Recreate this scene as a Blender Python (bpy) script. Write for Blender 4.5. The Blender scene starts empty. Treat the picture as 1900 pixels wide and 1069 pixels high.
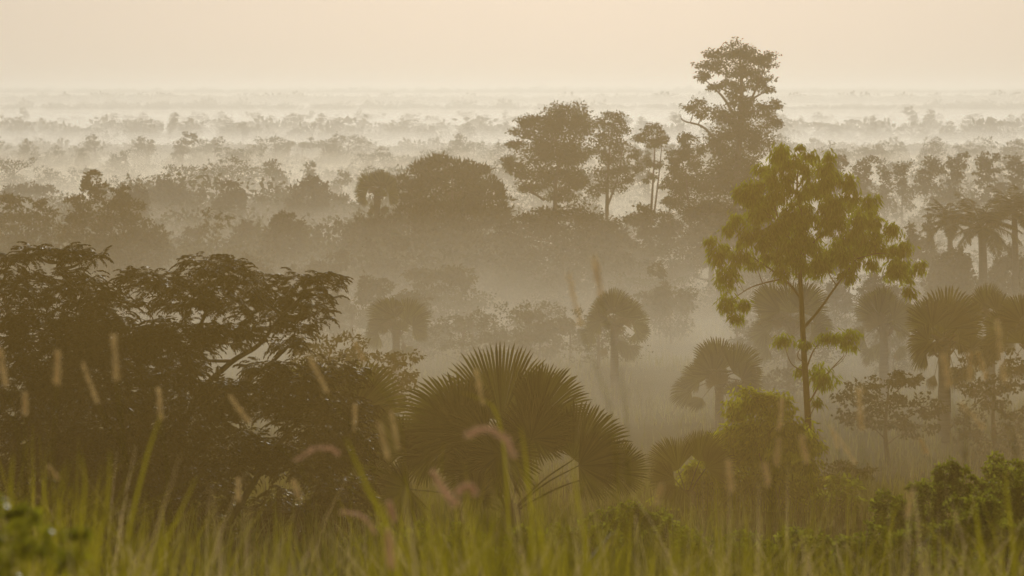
import bpy, math, random
import numpy as np
from mathutils import Vector

S = bpy.context.scene
COL = S.collection
R = math.radians

# ------------------------------------------------------------------ camera
F = 5388.0            # focal length in pixels of the 1900 px wide photograph
HZ = 168.0            # row of the eye level
EYE = 30.0            # eye height above the plain
cam_d = bpy.data.cameras.new('camera')
cam = bpy.data.objects.new('camera', cam_d)
COL.objects.link(cam)
cam.location = (0, 0, EYE)
cam.rotation_euler = (R(90), 0, 0)
cam_d.sensor_width = 36
cam_d.lens = 36 * F / 1900
cam_d.shift_y = -(534.5 - HZ) / 1900
cam_d.clip_start = 0.2
cam_d.clip_end = 60000
cam_d.dof.use_dof = True
cam_d.dof.focus_distance = 75
cam_d.dof.aperture_fstop = 4.5
S.camera = cam

# ------------------------------------------------------------------ sky and sun
SUN_EL, SUN_AZ = 13.0, 1.5         # degrees; azimuth to the right of straight ahead
w = bpy.data.worlds.new('World'); S.world = w; w.use_nodes = True
nt = w.node_tree
sky = nt.nodes.new('ShaderNodeTexSky')
sky.sky_type = 'NISHITA'; sky.sun_disc = False
sky.sun_elevation = R(SUN_EL); sky.sun_rotation = R(SUN_AZ)
sky.air_density = 1.0; sky.dust_density = 2.0; sky.ozone_density = 1.0
hs = nt.nodes.new('ShaderNodeHueSaturation'); hs.inputs['Saturation'].default_value = .35
nt.links.new(sky.outputs[0], hs.inputs['Color'])
# a pale dusty veil low over the horizon
tcw = nt.nodes.new('ShaderNodeTexCoord'); sep = nt.nodes.new('ShaderNodeSeparateXYZ'); nt.links.new(tcw.outputs['Generated'], sep.inputs[0])
mr = nt.nodes.new('ShaderNodeMapRange'); mr.interpolation_type = 'SMOOTHSTEP'
for k_, v_ in zip(range(1, 5), (.06, .40, .72, 0.0)): mr.inputs[k_].default_value = v_
nt.links.new(sep.outputs['Z'], mr.inputs[0])
veil = nt.nodes.new('ShaderNodeMixRGB'); veil.inputs[2].default_value = (24.4, 23.2, 20.4, 1)
dim = nt.nodes.new('ShaderNodeMixRGB'); dim.blend_type = 'MULTIPLY'; dim.inputs[0].default_value = 1; dim.inputs[2].default_value = (.60, .52, .48, 1)
nt.links.new(hs.outputs[0], dim.inputs[1]); nt.links.new(dim.outputs[0], veil.inputs[1]); nt.links.new(mr.outputs[0], veil.inputs[0])
nt.links.new(veil.outputs[0], nt.nodes['Background'].inputs[0])
nt.nodes['Background'].inputs[1].default_value = 0.05
sd = bpy.data.lights.new('sun', 'SUN'); sd.energy = 2.5; sd.angle = R(0.5); sd.color = (1.0, 0.955, 0.84)
sun = bpy.data.objects.new('sun', sd); COL.objects.link(sun)
sv = Vector((math.cos(R(SUN_EL)) * math.sin(R(SUN_AZ)), math.cos(R(SUN_EL)) * math.cos(R(SUN_AZ)), math.sin(R(SUN_EL))))
sun.rotation_euler = sv.to_track_quat('Z', 'Y').to_euler()
sun.location = (0, 0, 80)
S.view_settings.view_transform = 'Standard'
S.view_settings.look = 'None'
S.view_settings.exposure = -0.75
S.view_settings.gamma = 1.0
cy = S.cycles
cy.use_denoising = True
cy.max_bounces = 6; cy.diffuse_bounces = 2; cy.glossy_bounces = 1; cy.transmission_bounces = 3
cy.volume_bounces = 1
cy.sample_clamp_indirect = 4.0

# ------------------------------------------------------------------ helpers
def tag(o, label=None, cat=None, group=None, kind=None):
    if label: o['label'] = label
    if cat: o['category'] = cat
    if group: o['group'] = group
    if kind: o['kind'] = kind
    return o

class MB:
    """collects vertices and faces of ONE mesh"""
    def __init__(s): s.v = []; s.q = []; s.t = []; s.n = 0
    def add(s, V, Q=None, T=None):
        V = np.asarray(V, float).reshape(-1, 3)
        if Q is not None and len(Q): s.q.append(np.asarray(Q, int).reshape(-1, 4) + s.n)
        if T is not None and len(T): s.t.append(np.asarray(T, int).reshape(-1, 3) + s.n)
        s.v.append(V); s.n += len(V)
    def mesh(s, name, mat, smooth=False):
        V = np.concatenate(s.v) if s.v else np.zeros((0, 3))
        Q = np.concatenate(s.q) if s.q else np.zeros((0, 4), int)
        T = np.concatenate(s.t) if s.t else np.zeros((0, 3), int)
        me = bpy.data.meshes.new(name)
        me.vertices.add(len(V)); me.vertices.foreach_set('co', V.astype(np.float32).ravel())
        nl = len(Q) * 4 + len(T) * 3
        me.loops.add(nl)
        me.loops.foreach_set('vertex_index', np.concatenate([Q.ravel(), T.ravel()]).astype(np.int32))
        me.polygons.add(len(Q) + len(T))
        st = np.concatenate([np.arange(len(Q)) * 4, len(Q) * 4 + np.arange(len(T)) * 3]).astype(np.int32)
        me.polygons.foreach_set('loop_start', st)
        if smooth: me.polygons.foreach_set('use_smooth', np.ones(len(Q) + len(T), bool))
        me.update(calc_edges=True)
        me.materials.append(mat)
        return me
    def obj(s, name, mat, parent=None, smooth=False, loc=None):
        o = bpy.data.objects.new(name, s.mesh(name, mat, smooth))
        COL.objects.link(o)
        if parent: o.parent = parent
        if loc is not None: o.location = loc
        return o

def empty(name, loc):
    o = bpy.data.objects.new(name, None); COL.objects.link(o); o.location = loc
    o.empty_display_size = 0.3
    return o

def unit(a):
    return a / np.maximum(np.linalg.norm(a, axis=-1, keepdims=True), 1e-9)

def leaves(mb, C, D, N, L, W, fold=0.0):
    """rhombic leaves: base C, direction D, normal N"""
    n = len(C)
    if n == 0: return
    D = unit(D); Sd = unit(np.cross(D, N)); Nn = np.cross(Sd, D)
    L = np.broadcast_to(np.asarray(L, float).reshape(-1, 1), (n, 1)); W = np.broadcast_to(np.asarray(W, float).reshape(-1, 1), (n, 1))
    a = C; b = C + D * L * .45 + Sd * W * .5 + Nn * W * fold; c = C + D * L; d = C + D * L * .45 - Sd * W * .5 + Nn * W * fold
    V = np.stack([a, b, c, d], 1).reshape(-1, 3)
    mb.add(V, np.arange(n * 4).reshape(n, 4))

def tube(mb, P, rad, k=6):
    P = np.asarray(P, float); m = len(P)
    rad = np.broadcast_to(np.asarray(rad, float), (m,))
    T = unit(np.gradient(P, axis=0))
    ref = np.array([0.31, 0.87, 0.12]); A = unit(np.cross(T, ref)); B = np.cross(T, A)
    th = np.arange(k) / k * 2 * math.pi
    V = P[:, None] + rad[:, None, None] * (np.cos(th)[None, :, None] * A[:, None] + np.sin(th)[None, :, None] * B[:, None])
    i = np.arange(m - 1)[:, None] * k; j = np.arange(k)[None]; j2 = (j + 1) % k
    Q = np.stack([i + j, i + j2, i + k + j2, i + k + j], -1)
    mb.add(V, Q)

def spline(P, n=8):
    """smooth path through the points"""
    P = np.asarray(P, float)
    if len(P) < 3:
        t = np.linspace(0, 1, n)[:, None]; return P[0] * (1 - t) + P[-1] * t
    ext = np.vstack([2 * P[0] - P[1], P, 2 * P[-1] - P[-2]]); out = []
    for i in range(1, len(ext) - 2):
        p0, p1, p2, p3 = ext[i - 1], ext[i], ext[i + 1], ext[i + 2]
        for t in np.linspace(0, 1, n, endpoint=False):
            out.append(.5 * ((2 * p1) + (-p0 + p2) * t + (2 * p0 - 5 * p1 + 4 * p2 - p3) * t * t + (-p0 + 3 * p1 - 3 * p2 + p3) * t ** 3))
    out.append(P[-1]); return np.array(out)

def rdir(rng, n):
    return unit(rng.normal(size=(n, 3)))

# ------------------------------------------------------------------ the lie of the land
PD = [-80, 0, 6, 10, 20, 30, 55, 80, 130, 200, 300, 450, 700, 900, 1250, 1500, 1750, 2100, 2700, 3200, 3600, 4600, 5300, 7500, 8600, 9400, 11500, 13500, 20000]
PZ = [29.8, 28.45, 28.2, 27.9, 26.3, 24.9, 21.6, 18.6, 13.5, 8.5, 4.0, 1.0, 0, .8, 3.0, 0, 1.2, -.8, -.8, 5, 2.5, 9, 8, 12, 20, 18, 26, 27, 27]
def gz(x, y):
    x = np.asarray(x, float); y = np.asarray(y, float)
    z = np.interp(y, PD, PZ)
    a = np.clip((y - 20) / 150, 0, 1)
    z = z + a * (0.35 * np.sin(x * .11 + y * .031) + .25 * np.sin(x * .047 - y * .083 + 1.3))
    b = np.clip((y - 900) / 3000, 0, 1)
    z = z + b * (1.2 * np.sin(x * .006 + y * .0011) + 0.9 * np.sin(x * .013 - y * .0023 + 2.))
    c = np.clip((y - 7500) / 2500, 0, 1)
    z = z + c * (2.5 * np.sin(x * .0021 + 1.1) + 1.7 * np.sin(x * .0057))
    return z
def wx(px, d): return (px - 950.0) / F * d
def wz(py, d): return EYE + (HZ - py) / F * d
def pt(px, py, d): return np.array([wx(px, d), d, wz(py, d)])
def ground(px, d):
    x = wx(px, d); return np.array([x, d, float(gz(x, d))])

# ------------------------------------------------------------------ materials
def new_mat(name):
    m = bpy.data.materials.new(name); m.use_nodes = True
    t = m.node_tree; t.nodes.clear()
    return m, t, t.nodes.new('ShaderNodeOutputMaterial')

def foliage(name, c1, c2, trans=0.35, rough=0.45, spec=0.35, tcol=None, scale=0.6):
    """leaf: colour differs from leaf to leaf and in soft patches; thin, so some light comes through"""
    m, t, out = new_mat(name); N = t.nodes.new; L = t.links.new
    geo = N('ShaderNodeNewGeometry')
    noi = N('ShaderNodeTexNoise'); noi.inputs['Scale'].default_value = scale
    tc = N('ShaderNodeTexCoord'); L(tc.outputs['Object'], noi.inputs['Vector'])
    add = N('ShaderNodeMath'); add.operation = 'ADD'
    L(geo.outputs['Random Per Island'], add.inputs[0]); L(noi.outputs['Fac'], add.inputs[1])
    half = N('ShaderNodeMath'); half.operation = 'MULTIPLY'; half.inputs[1].default_value = .5; L(add.outputs[0], half.inputs[0])
    ramp = N('ShaderNodeValToRGB'); ramp.color_ramp.elements[0].color = (*c1, 1); ramp.color_ramp.elements[1].color = (*c2, 1)
    ramp.color_ramp.elements[0].position = .2; ramp.color_ramp.elements[1].position = .85
    L(half.outputs[0], ramp.inputs['Fac'])
    p = N('ShaderNodeBsdfPrincipled'); L(ramp.outputs['Color'], p.inputs['Base Color'])
    p.inputs['Roughness'].default_value = rough; p.inputs['Specular IOR Level'].default_value = spec
    tr = N('ShaderNodeBsdfTranslucent')
    mul = N('ShaderNodeMixRGB'); mul.blend_type = 'MULTIPLY'; mul.inputs[0].default_value = 1.0
    L(ramp.outputs['Color'], mul.inputs[1]); mul.inputs[2].default_value = (*(tcol or (1.6, 1.5, .7)), 1)
    L(mul.outputs[0], tr.inputs['Color'])
    mix = N('ShaderNodeMixShader'); mix.inputs[0].default_value = trans
    L(p.outputs[0], mix.inputs[1]); L(tr.outputs[0], mix.inputs[2]); L(mix.outputs[0], out.inputs['Surface'])
    return m

def solid(name, c1, c2, scale=6, rough=.85, stretch=(1, 1, 1), bump=.3):
    m, t, out = new_mat(name); N = t.nodes.new; L = t.links.new
    tc = N('ShaderNodeTexCoord'); mp = N('ShaderNodeMapping'); mp.inputs['Scale'].default_value = stretch
    L(tc.outputs['Object'], mp.inputs['Vector'])
    noi = N('ShaderNodeTexNoise'); noi.inputs['Scale'].default_value = scale; noi.inputs['Detail'].default_value = 6
    L(mp.outputs[0], noi.inputs['Vector'])
    ramp = N('ShaderNodeValToRGB'); ramp.color_ramp.elements[0].color = (*c1, 1); ramp.color_ramp.elements[1].color = (*c2, 1)
    ramp.color_ramp.elements[0].position = .3; ramp.color_ramp.elements[1].position = .7
    L(noi.outputs['Fac'], ramp.inputs['Fac'])
    p = N('ShaderNodeBsdfPrincipled'); p.inputs['Roughness'].default_value = rough
    L(ramp.outputs['Color'], p.inputs['Base Color'])
    if rough >= 1: p.inputs['Specular IOR Level'].default_value = 0
    b = N('ShaderNodeBump'); b.inputs['Strength'].default_value = bump; L(noi.outputs['Fac'], b.inputs['Height']); L(b.outputs[0], p.inputs['Normal'])
    L(p.outputs[0], out.inputs['Surface'])
    return m

def air(name, density, color, g):
    m, t, out = new_mat(name)
    v = t.nodes.new('ShaderNodeVolumePrincipled')
    v.inputs['Color'].default_value = (*color, 1); v.inputs['Density'].default_value = density; v.inputs['Anisotropy'].default_value = g
    t.links.new(v.outputs[0], out.inputs['Volume'])
    return m

MAT = dict(
    weed=foliage('wet_weed_leaves', (.11, .125, .025), (.32, .33, .07), .68, tcol=(2.3, 2.2, .6), rough=.16, spec=.9, scale=4),
    dark=foliage('dark_foliage', (.030, .036, .014), (.052, .058, .022), .25, rough=.6, spec=.1),
    mid=foliage('tree_foliage', (.036, .044, .016), (.064, .072, .026), .3, rough=.6, spec=.1),
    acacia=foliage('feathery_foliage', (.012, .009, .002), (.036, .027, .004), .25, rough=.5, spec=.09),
    euc=foliage('young_gum_foliage', (.080, .098, .012), (.200, .215, .028), .68, tcol=(1.85, 2.1, .5), spec=.2),
    gumbush=foliage('gum_shoot_foliage', (.080, .100, .016), (.300, .320, .045), .66, tcol=(2.3, 2.2, .55), spec=.12, rough=.6),
    bush=foliage('bush_foliage', (.115, .125, .035), (.270, .275, .075), .66, tcol=(1.9, 2.0, .6), spec=.12, rough=.6),
    palm=foliage('palm_foliage', (.020, .026, .007), (.115, .120, .034), .32, rough=.5, spec=.2),
    dead=foliage('dry_palm_foliage', (.075, .060, .032), (.13, .10, .055), .25),
    far=foliage('far_foliage', (.036, .046, .020), (.062, .074, .032), .25, rough=.7, spec=.08, scale=.2),
    grass=foliage('grass_blades', (.085, .085, .018), (.330, .310, .070), .68, tcol=(2.2, 2.0, .55), scale=3, spec=.15),
    field=foliage('field_grass_blades', (.085, .095, .035), (.200, .190, .085), .4, scale=.3),
    seed=foliage('seed_head_fluff', (.62, .48, .27), (.80, .66, .40), .88, tcol=(1.25, 1.2, 1.05), spec=.1, scale=20),
    pink=foliage('fresh_seed_head_fluff', (.62, .44, .32), (.80, .60, .46), .88, tcol=(1.25, 1.15, 1.05), spec=.1, scale=20),
    bark=solid('bark', (.045, .034, .022), (.105, .082, .056), 5, stretch=(1, 1, .25)),
    twig=solid('reddish_bark', (.075, .045, .026), (.15, .095, .055), 8, stretch=(1, 1, .25)),
    palmbark=solid('palm_bark', (.050, .042, .032), (.12, .10, .075), 3, stretch=(.4, .4, 5)),
    petiole=solid('palm_stalk', (.05, .055, .02), (.10, .10, .045), 4),
    soil=solid('savanna_ground', (.060, .065, .028), (.135, .125, .058), .06, rough=1, bump=0),
)

# ------------------------------------------------------------------ ground: one sheet to the horizon
def build_ground():
    ys = np.concatenate([np.linspace(-80, 0, 9)[:-1], np.geomspace(1, 20001, 260) - 1])
    us = np.linspace(-1, 1, 121); us = np.sign(us) * np.abs(us) ** 1.3
    Y, U = np.meshgrid(ys, us, indexing='ij')
    X = U * (70 + .42 * np.maximum(Y, 0))
    V = np.stack([X, Y, gz(X, Y)], -1).reshape(-1, 3)
    a, b = len(ys), len(us)
    i = np.arange(a - 1)[:, None] * b + np.arange(b - 1)[None]
    Q = np.stack([i, i + 1, i + b + 1, i + b], -1)
    mb = MB(); mb.add(V, Q)
    tag(mb.obj('ground', MAT['soil'], smooth=True), kind='structure')
build_ground()

# ------------------------------------------------------------------ air
def box(name, x0, x1, y0, y1, z0, z1, mat):
    V = [(x, y, z) for x in (x0, x1) for y in (y0, y1) for z in (z0, z1)]
    Q = [(0, 1, 3, 2), (4, 6, 7, 5), (0, 4, 5, 1), (2, 3, 7, 6), (0, 2, 6, 4), (1, 5, 7, 3)]
    mb = MB(); mb.add(V, Q); o = mb.obj(name, mat); tag(o, kind='stuff'); return o
HAZE = dict(color=(.975, .985, .98), g=.55)
GLARE = dict(color=(.99, .64, .16), g=.55)  # brown of the lens glare, put into the colour of added air
box('haze', -9200, 9200, -300, 20600, -6, 48, air('haze_air', .00029, **HAZE))
def mist(cx, cy_, cz, rx, ry, rz, dens, kind=HAZE, name='glare_veil'):  # ellipsoid of air, used only for the added glare veil
    th = np.linspace(0, 2 * math.pi, 48, endpoint=False); ph = np.linspace(-math.pi / 2, math.pi / 2, 17)[1:-1]
    V = np.array([(math.cos(t) * math.cos(p), math.sin(t) * math.cos(p), math.sin(p)) for p in ph for t in th] + [(0, 0, -1), (0, 0, 1)])
    V = V * (rx, ry, rz) + (cx, cy_, cz)
    n = len(th); m = len(ph); Q = [(r * n + k, r * n + (k + 1) % n, (r + 1) * n + (k + 1) % n, (r + 1) * n + k) for r in range(m - 1) for k in range(n)]
    T = [(m * n, (k + 1) % n, k) for k in range(n)] + [(m * n + 1, (m - 1) * n + k, (m - 1) * n + (k + 1) % n) for k in range(n)]
    mb = MB(); mb.add(V, Q, T)
    tag(mb.obj(name, air('mist_glare_air', dens, **kind)), kind='stuff')
# added brown air round the camera, standing in for veiling lens glare
mist(0, 28, 26, 60, 44, 24, .0031, GLARE)
# ground mist: level layers, thickest near the ground, thinning upward
GOLD = dict(color=(.985, .955, .875), g=.55)
def layer(y0, y1, top, dens, half):
    box('mist_layer', -half, half, y0, y1, -4.5 - top * .01, top, air('mist_glare_air', dens, **(GOLD if y1 < 1060 else HAZE)))
for lay in [(92, 178, 18, .0014, 420), (118, 330, 16.5, .0009, 440), (165, 1010, 5, .0070, 700), (190, 1030, 9, .0032, 720), (150, 1050, 14, .0008, 740),
            (1012, 2730, 4.2, .0060, 2100), (1032, 2760, 8.0, .0026, 2120), (1052, 2790, 12, .0010, 2140), (1900, 2700, 9, .0040, 2000),
            (760, 7400, 25, .00034, 6000), (2800, 5250, 11, .0022, 4000), (5260, 8000, 16.5, .0012, 6200)]: layer(*lay)

# ------------------------------------------------------------------ trees
def crown_leaves(mb, rng, blobs, n, L, W, droop=.3, clump=.3, sub=14, flat=.75, shell=.55):
    """leaves gathered in clumps through ellipsoids blobs = [(centre, radii)]; returns the clump centres"""
    vol = np.array([r[0] * r[2] for c, r in blobs]); share = vol / vol.sum()
    tips = []
    for (c, r), sh in zip(blobs, share):
        k = max(5, int(sub * (sh * len(blobs)) ** .5)); m = max(6, int(n * sh / k))
        u = rdir(rng, k) * (rng.uniform(shell ** 2, 1, (k, 1)) ** .5)
        cc = c + u * r * (1 - clump * .55)
        rr = r * clump * rng.uniform(.6, 1.25, (k, 1)); rr[:, 2] *= flat
        g = rdir(rng, k * m).reshape(k, m, 3) * rng.uniform(0, 1, (k, m, 1)) ** .45
        P = (cc[:, None] + g * rr[:, None]).reshape(-1, 3)
        D = rdir(rng, k * m) + unit(P - c) * .5; D[:, 2] -= droop * 2
        leaves(mb, P, D, rdir(rng, k * m), L * rng.uniform(.6, 1.3, k * m), W * rng.uniform(.7, 1.25, k * m))
        tips.append((c, cc))
    return tips

def limbs(mb, rng, paths, tips, r0, s=1.0):
    """paths = [(points, radius at foot, radius at end)]; every mass of leaves hangs on the nearest suitable wood"""
    NP, NR = [], []
    for P, ra, rb in paths:
        rr = np.linspace(ra, rb, len(P)); tube(mb, P, rr, 8); NP.append(P); NR.append(rr)
    NP = np.concatenate(NP); NR = np.concatenate(NR)
    order = sorted(tips, key=lambda t: np.linalg.norm(NP - t[0], axis=1).min())
    for c, cc in order:
        v = c - NP; dist = np.linalg.norm(v, axis=1); pen = np.maximum(0, .45 * np.hypot(v[:, 0], v[:, 1]) - v[:, 2]) * 1.6
        k = (dist + pen).argmin(); a = NP[k]; ln = dist[k]
        mid = a * .5 + c * .5 + rng.normal(size=3) * .07 * ln; mid[2] -= .06 * ln
        P = spline([a, mid, c], 5); ra = min(NR[k] * .7, r0 * .34); rr = np.linspace(ra, ra * .45, len(P))
        tube(mb, P, rr, 5); NP = np.vstack([NP, P[2:]]); NR = np.concatenate([NR, rr[2:]])
        for q in cc:
            m2 = c * .5 + q * .5 + rng.normal(size=3) * .06 * np.linalg.norm(q - c)
            P = spline([c, m2, q], 3); tube(mb, P, np.linspace(ra * .45, r0 * .035, len(P)), 3)

def tree(name, label, cat, d, bx, blobs, leafpx, mat='mid', group=None, cover=3.0, fork=None, r0=6, seed=0, droop=.3, clump=.42,
         sub=15, flat=.75, shell=.55, depth=.8, bark='bark', extra=None):
    """blobs: (px, py, rx, ry) of the crown's masses, at distance d; the tree stands on the ground at column bx"""
    rng = np.random.default_rng(seed + int(d * 7 + bx * 13))
    s = d / F; B = ground(bx, d)
    xs = [b[0] for b in blobs]; cx = (min(b[0] - b[2] for b in blobs) + max(b[0] + b[2] for b in blobs)) / 2
    half = (max(b[0] + b[2] for b in blobs) - min(b[0] - b[2] for b in blobs)) / 2
    BL = []
    for i, (px, py, rx, ry) in enumerate(blobs):
        room = math.sqrt(max(0, 1 - min(1, ((px - cx) / half) ** 2))) * half * s
        dy = rng.uniform(-1, 1) * max(0, room - .3 * rx * s) * depth
        c = np.array([wx(px, d), d + dy, wz(py, d)]) - B
        BL.append((c, np.array([rx * s, (.55 * rx + .45 * ry) * s, ry * s])))
    area = sum(math.pi * b[2] * b[3] for b in blobs)
    L, W = leafpx
    n = int(area * cover / (L * W * .5))
    crown = MB(); tips = crown_leaves(crown, rng, BL, n, L * s, W * s, droop, clump, sub, flat, shell)
    root = empty(name, B); tag(root, label, cat, group)
    wood = MB(); paths = []
    if extra:
        for path, ra, rb in extra:
            paths.append((spline([np.array([wx(a, d), d + (q[0] if q else 0), wz(b_, d)]) - B for a, b_, *q in path], 6), ra * s, rb * s))
    top = max(c[2] for c, r in BL); foot = np.array([0, 0, -.3])
    if extra: end = paths[0][0][0]
    else:
        end = np.array([np.mean([c[0] for c, r in BL]), 0, .7 * top]) if fork is None else np.array([wx(fork[0], d) - B[0], 0, .8 * top])
    if not extra or end[2] > .3:
        bend = (foot + end) / 2 + rng.normal(size=3) * np.array([.04, .04, 0]) * max(end[2], .1)
        paths.append((spline([foot, bend, end], 6), r0 * s * 1.15, r0 * s * (.8 if extra else .4)))
    limbs(wood, rng, paths, tips, r0 * s)
    wood.obj('trunk', MAT[bark], root, smooth=True)
    crown.obj('crown', MAT[mat], root)
    return root

def auto_blobs(rng, px, top, wid, bottom, kind):
    """crown masses for an ordinary tree seen small: dome, umbrella, tall, lumpy"""
    H = bottom - top; out = []
    if kind == 'umbrella':
        for k in range(5): out.append((px + wid * (k - 2) * .19, top + H * (.14 + .03 * abs(k - 2)), wid * .2, H * .12))
        out.append((px, top + H * .2, wid * .3, H * .1))
    elif kind == 'tall':
        for k in range(7):
            t = k / 6; w_ = wid * (.16 + .2 * math.sin(math.pi * min(1, .2 + t)))
            out.append((px + rng.uniform(-.2, .2) * wid, top + H * (.1 + .62 * t), w_, H * .12))
    elif kind == 'dome':
        out.append((px, top + H * .5, wid * .40, H * .45))
        for k in range(8):
            a = math.pi * (k + .5) / 8; out.append((px - wid * .33 * math.cos(a) * rng.uniform(.85, 1.1), top + H * (.62 - .42 * math.sin(a) * rng.uniform(.85, 1.1)), wid * .19, H * .2))
        out.append((px - wid * .3, top + H * .75, wid * .22, H * .2)); out.append((px + wid * .3, top + H * .75, wid * .22, H * .2))
    else:
        out.append((px, top + H * .6, wid * .35, H * .36))
        for k in range(7): out.append((px + rng.uniform(-.38, .38) * wid, top + H * rng.uniform(.14, .7), wid * rng.uniform(.12, .22), H * rng.uniform(.1, .18)))
    return out

# ---- the tall gum trees standing out of the mist
tree('eucalyptus_tree', 'tallest tree, its open tiered crown rising above the horizon into the sky', 'tree', 430, 1372, [
    (1372, 88, 34, 20), (1345, 100, 40, 16), (1400, 104, 42, 17), (1318, 122, 34, 13), (1425, 112, 28, 15), (1366, 128, 48, 18), (1308, 142, 26, 12),
    (1410, 142, 38, 15), (1345, 155, 32, 13), (1385, 160, 34, 13), (1330, 165, 22, 8), (1420, 165, 24, 9), (1372, 185, 30, 22),
    (1290, 195, 26, 16), (1305, 210, 18, 14), (1425, 195, 28, 13), (1400, 205, 40, 18), (1350, 215, 42, 26), (1430, 225, 22, 22), (1385, 240, 50, 30),
    (1340, 260, 46, 34), (1410, 265, 32, 26), (1370, 300, 56, 44), (1330, 330, 50, 44), (1395, 340, 46, 50), (1350, 400, 70, 55), (1400, 430, 60, 50)],
    (6, 3), 'mid', cover=3.3, fork=(1366, 330), r0=8, clump=.5, sub=18, flat=.95, depth=.5, seed=3,
    extra=[([(1366, 330), (1374, 230), (1376, 160), (1372, 100)], 7, 2), ([(1372, 240), (1392, 190), (1418, 130)], 4, 1.2), ([(1368, 230), (1345, 185), (1310, 150)], 4, 1), ([(1350, 300), (1310, 240), (1270, 225), (1262, 215)], 3, .6), ([(1372, 200), (1402, 180), (1420, 170)], 3, .8)])
tree('eucalyptus_tree', 'broad domed gum tree with a dense top, left of the slim gum', 'tree', 420, 1030, [
    (1045, 215, 52, 26), (1010, 228, 44, 20), (1075, 235, 36, 30), (985, 225, 30, 12), (970, 245, 30, 12), (1030, 260, 50, 36), (960, 268, 24, 12), (1000, 285, 48, 28), (1065, 285, 40, 34),
    (948, 300, 22, 14), (965, 318, 26, 16), (1020, 325, 50, 26), (1070, 330, 34, 26), (985, 345, 30, 14), (1045, 360, 40, 18), (940, 296, 14, 8)],
    (6, 3), 'mid', cover=3.8, fork=(1030, 375), r0=5, clump=.5, sub=18, flat=.95, depth=.5, seed=5,
    extra=[([(1030, 400), (1032, 330), (1048, 250)], 5, 1.5), ([(1010, 372), (980, 350), (955, 320)], 2.5, .8)])
tree('eucalyptus_tree', 'slim upright gum tree with loose see-through foliage beside the domed one', 'tree', 425, 1128, [
    (1135, 218, 26, 16), (1118, 232, 24, 13), (1152, 236, 22, 16), (1128, 256, 32, 18), (1152, 275, 26, 14), (1112, 282, 22, 16), (1140, 298, 34, 16), (1120, 320, 32, 15), (1160, 312, 22, 14), (1140, 340, 40, 16), (1170, 330, 14, 12), (1110, 352, 26, 12)],
    (6, 3), 'mid', cover=2.8, fork=(1126, 385), r0=4, clump=.52, sub=13, flat=.95, depth=.5, seed=6,
    extra=[([(1126, 400), (1128, 320), (1136, 230)], 4, 1), ([(1126, 385), (1146, 330), (1158, 260)], 2.5, .8)])
tree('eucalyptus_tree', 'small bare-stemmed gum tree with a round tuft on forked stems', 'tree', 410, 1212, [
    (1214, 240, 24, 15), (1200, 256, 22, 12), (1228, 258, 18, 12), (1212, 268, 26, 9), (1185, 258, 16, 10), (1175, 285, 16, 14), (1200, 300, 14, 12), (1222, 305, 18, 12), (1206, 330, 14, 14), (1182, 310, 12, 14)],
    (6, 3), 'mid', cover=2.8, fork=(1211, 300), r0=3, clump=.5, sub=11, flat=.7, depth=.4, seed=7,
    extra=[([(1208, 395), (1212, 330), (1216, 260)], 2.6, 1), ([(1214, 395), (1222, 330), (1228, 270)], 2, .8)])
tree('eucalyptus_tree', 'round headed tree pressed against the left side of the tallest tree', 'tree', 415, 1275, [
    (1278, 260, 24, 18), (1262, 285, 30, 16), (1290, 290, 30, 24), (1248, 305, 22, 14), (1270, 320, 36, 20), (1245, 340, 26, 14), (1285, 350, 40, 26), (1255, 372, 32, 20), (1300, 390, 44, 30)],
    (6, 3), 'mid', cover=3.6, fork=(1272, 385), r0=4, clump=.48, sub=12, flat=.7, depth=.5, seed=8)
tree('broadleaf_tree', 'dense dome-shaped tree with spiky leaf tips beside the far fan palm', 'tree', 405, 835, [
    (840, 312, 70, 26), (790, 325, 48, 28), (885, 330, 44, 28), (835, 360, 95, 45), (765, 360, 40, 34), (910, 360, 34, 30), (840, 410, 110, 40), (745, 340, 20, 10), (930, 375, 20, 14), (770, 410, 50, 36), (910, 405, 44, 32), (840, 465, 120, 46), (750, 470, 60, 44), (930, 470, 50, 44), (840, 515, 120, 36)],
    (13, 4), 'dark', cover=4, r0=7, clump=.34, sub=28, droop=-.35, depth=.5, seed=9)
tree('broadleaf_tree', 'huge rounded dark tree mass below the gum trees', 'tree', 370, 1040, [
    (1040, 405, 80, 28), (970, 420, 60, 30), (1110, 415, 60, 30), (1035, 460, 130, 52), (930, 470, 50, 42), (1150, 460, 44, 44), (1000, 520, 120, 45), (1110, 520, 90, 45), (900, 500, 36, 30), (1180, 400, 36, 22)],
    (8, 4), 'dark', cover=4, r0=8, clump=.36, sub=28, depth=.6, seed=10)
tree('broadleaf_tree', 'dense dark tree below the tallest tree, behind the young gum', 'tree', 380, 1320, [
    (1310, 400, 60, 30), (1380, 410, 60, 34), (1260, 430, 50, 34), (1340, 455, 90, 46), (1440, 440, 60, 40), (1260, 490, 60, 40), (1400, 500, 90, 40), (1210, 410, 36, 24)],
    (8, 4), 'dark', cover=3.6, r0=7, clump=.38, sub=24, depth=.6, seed=11)

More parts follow.
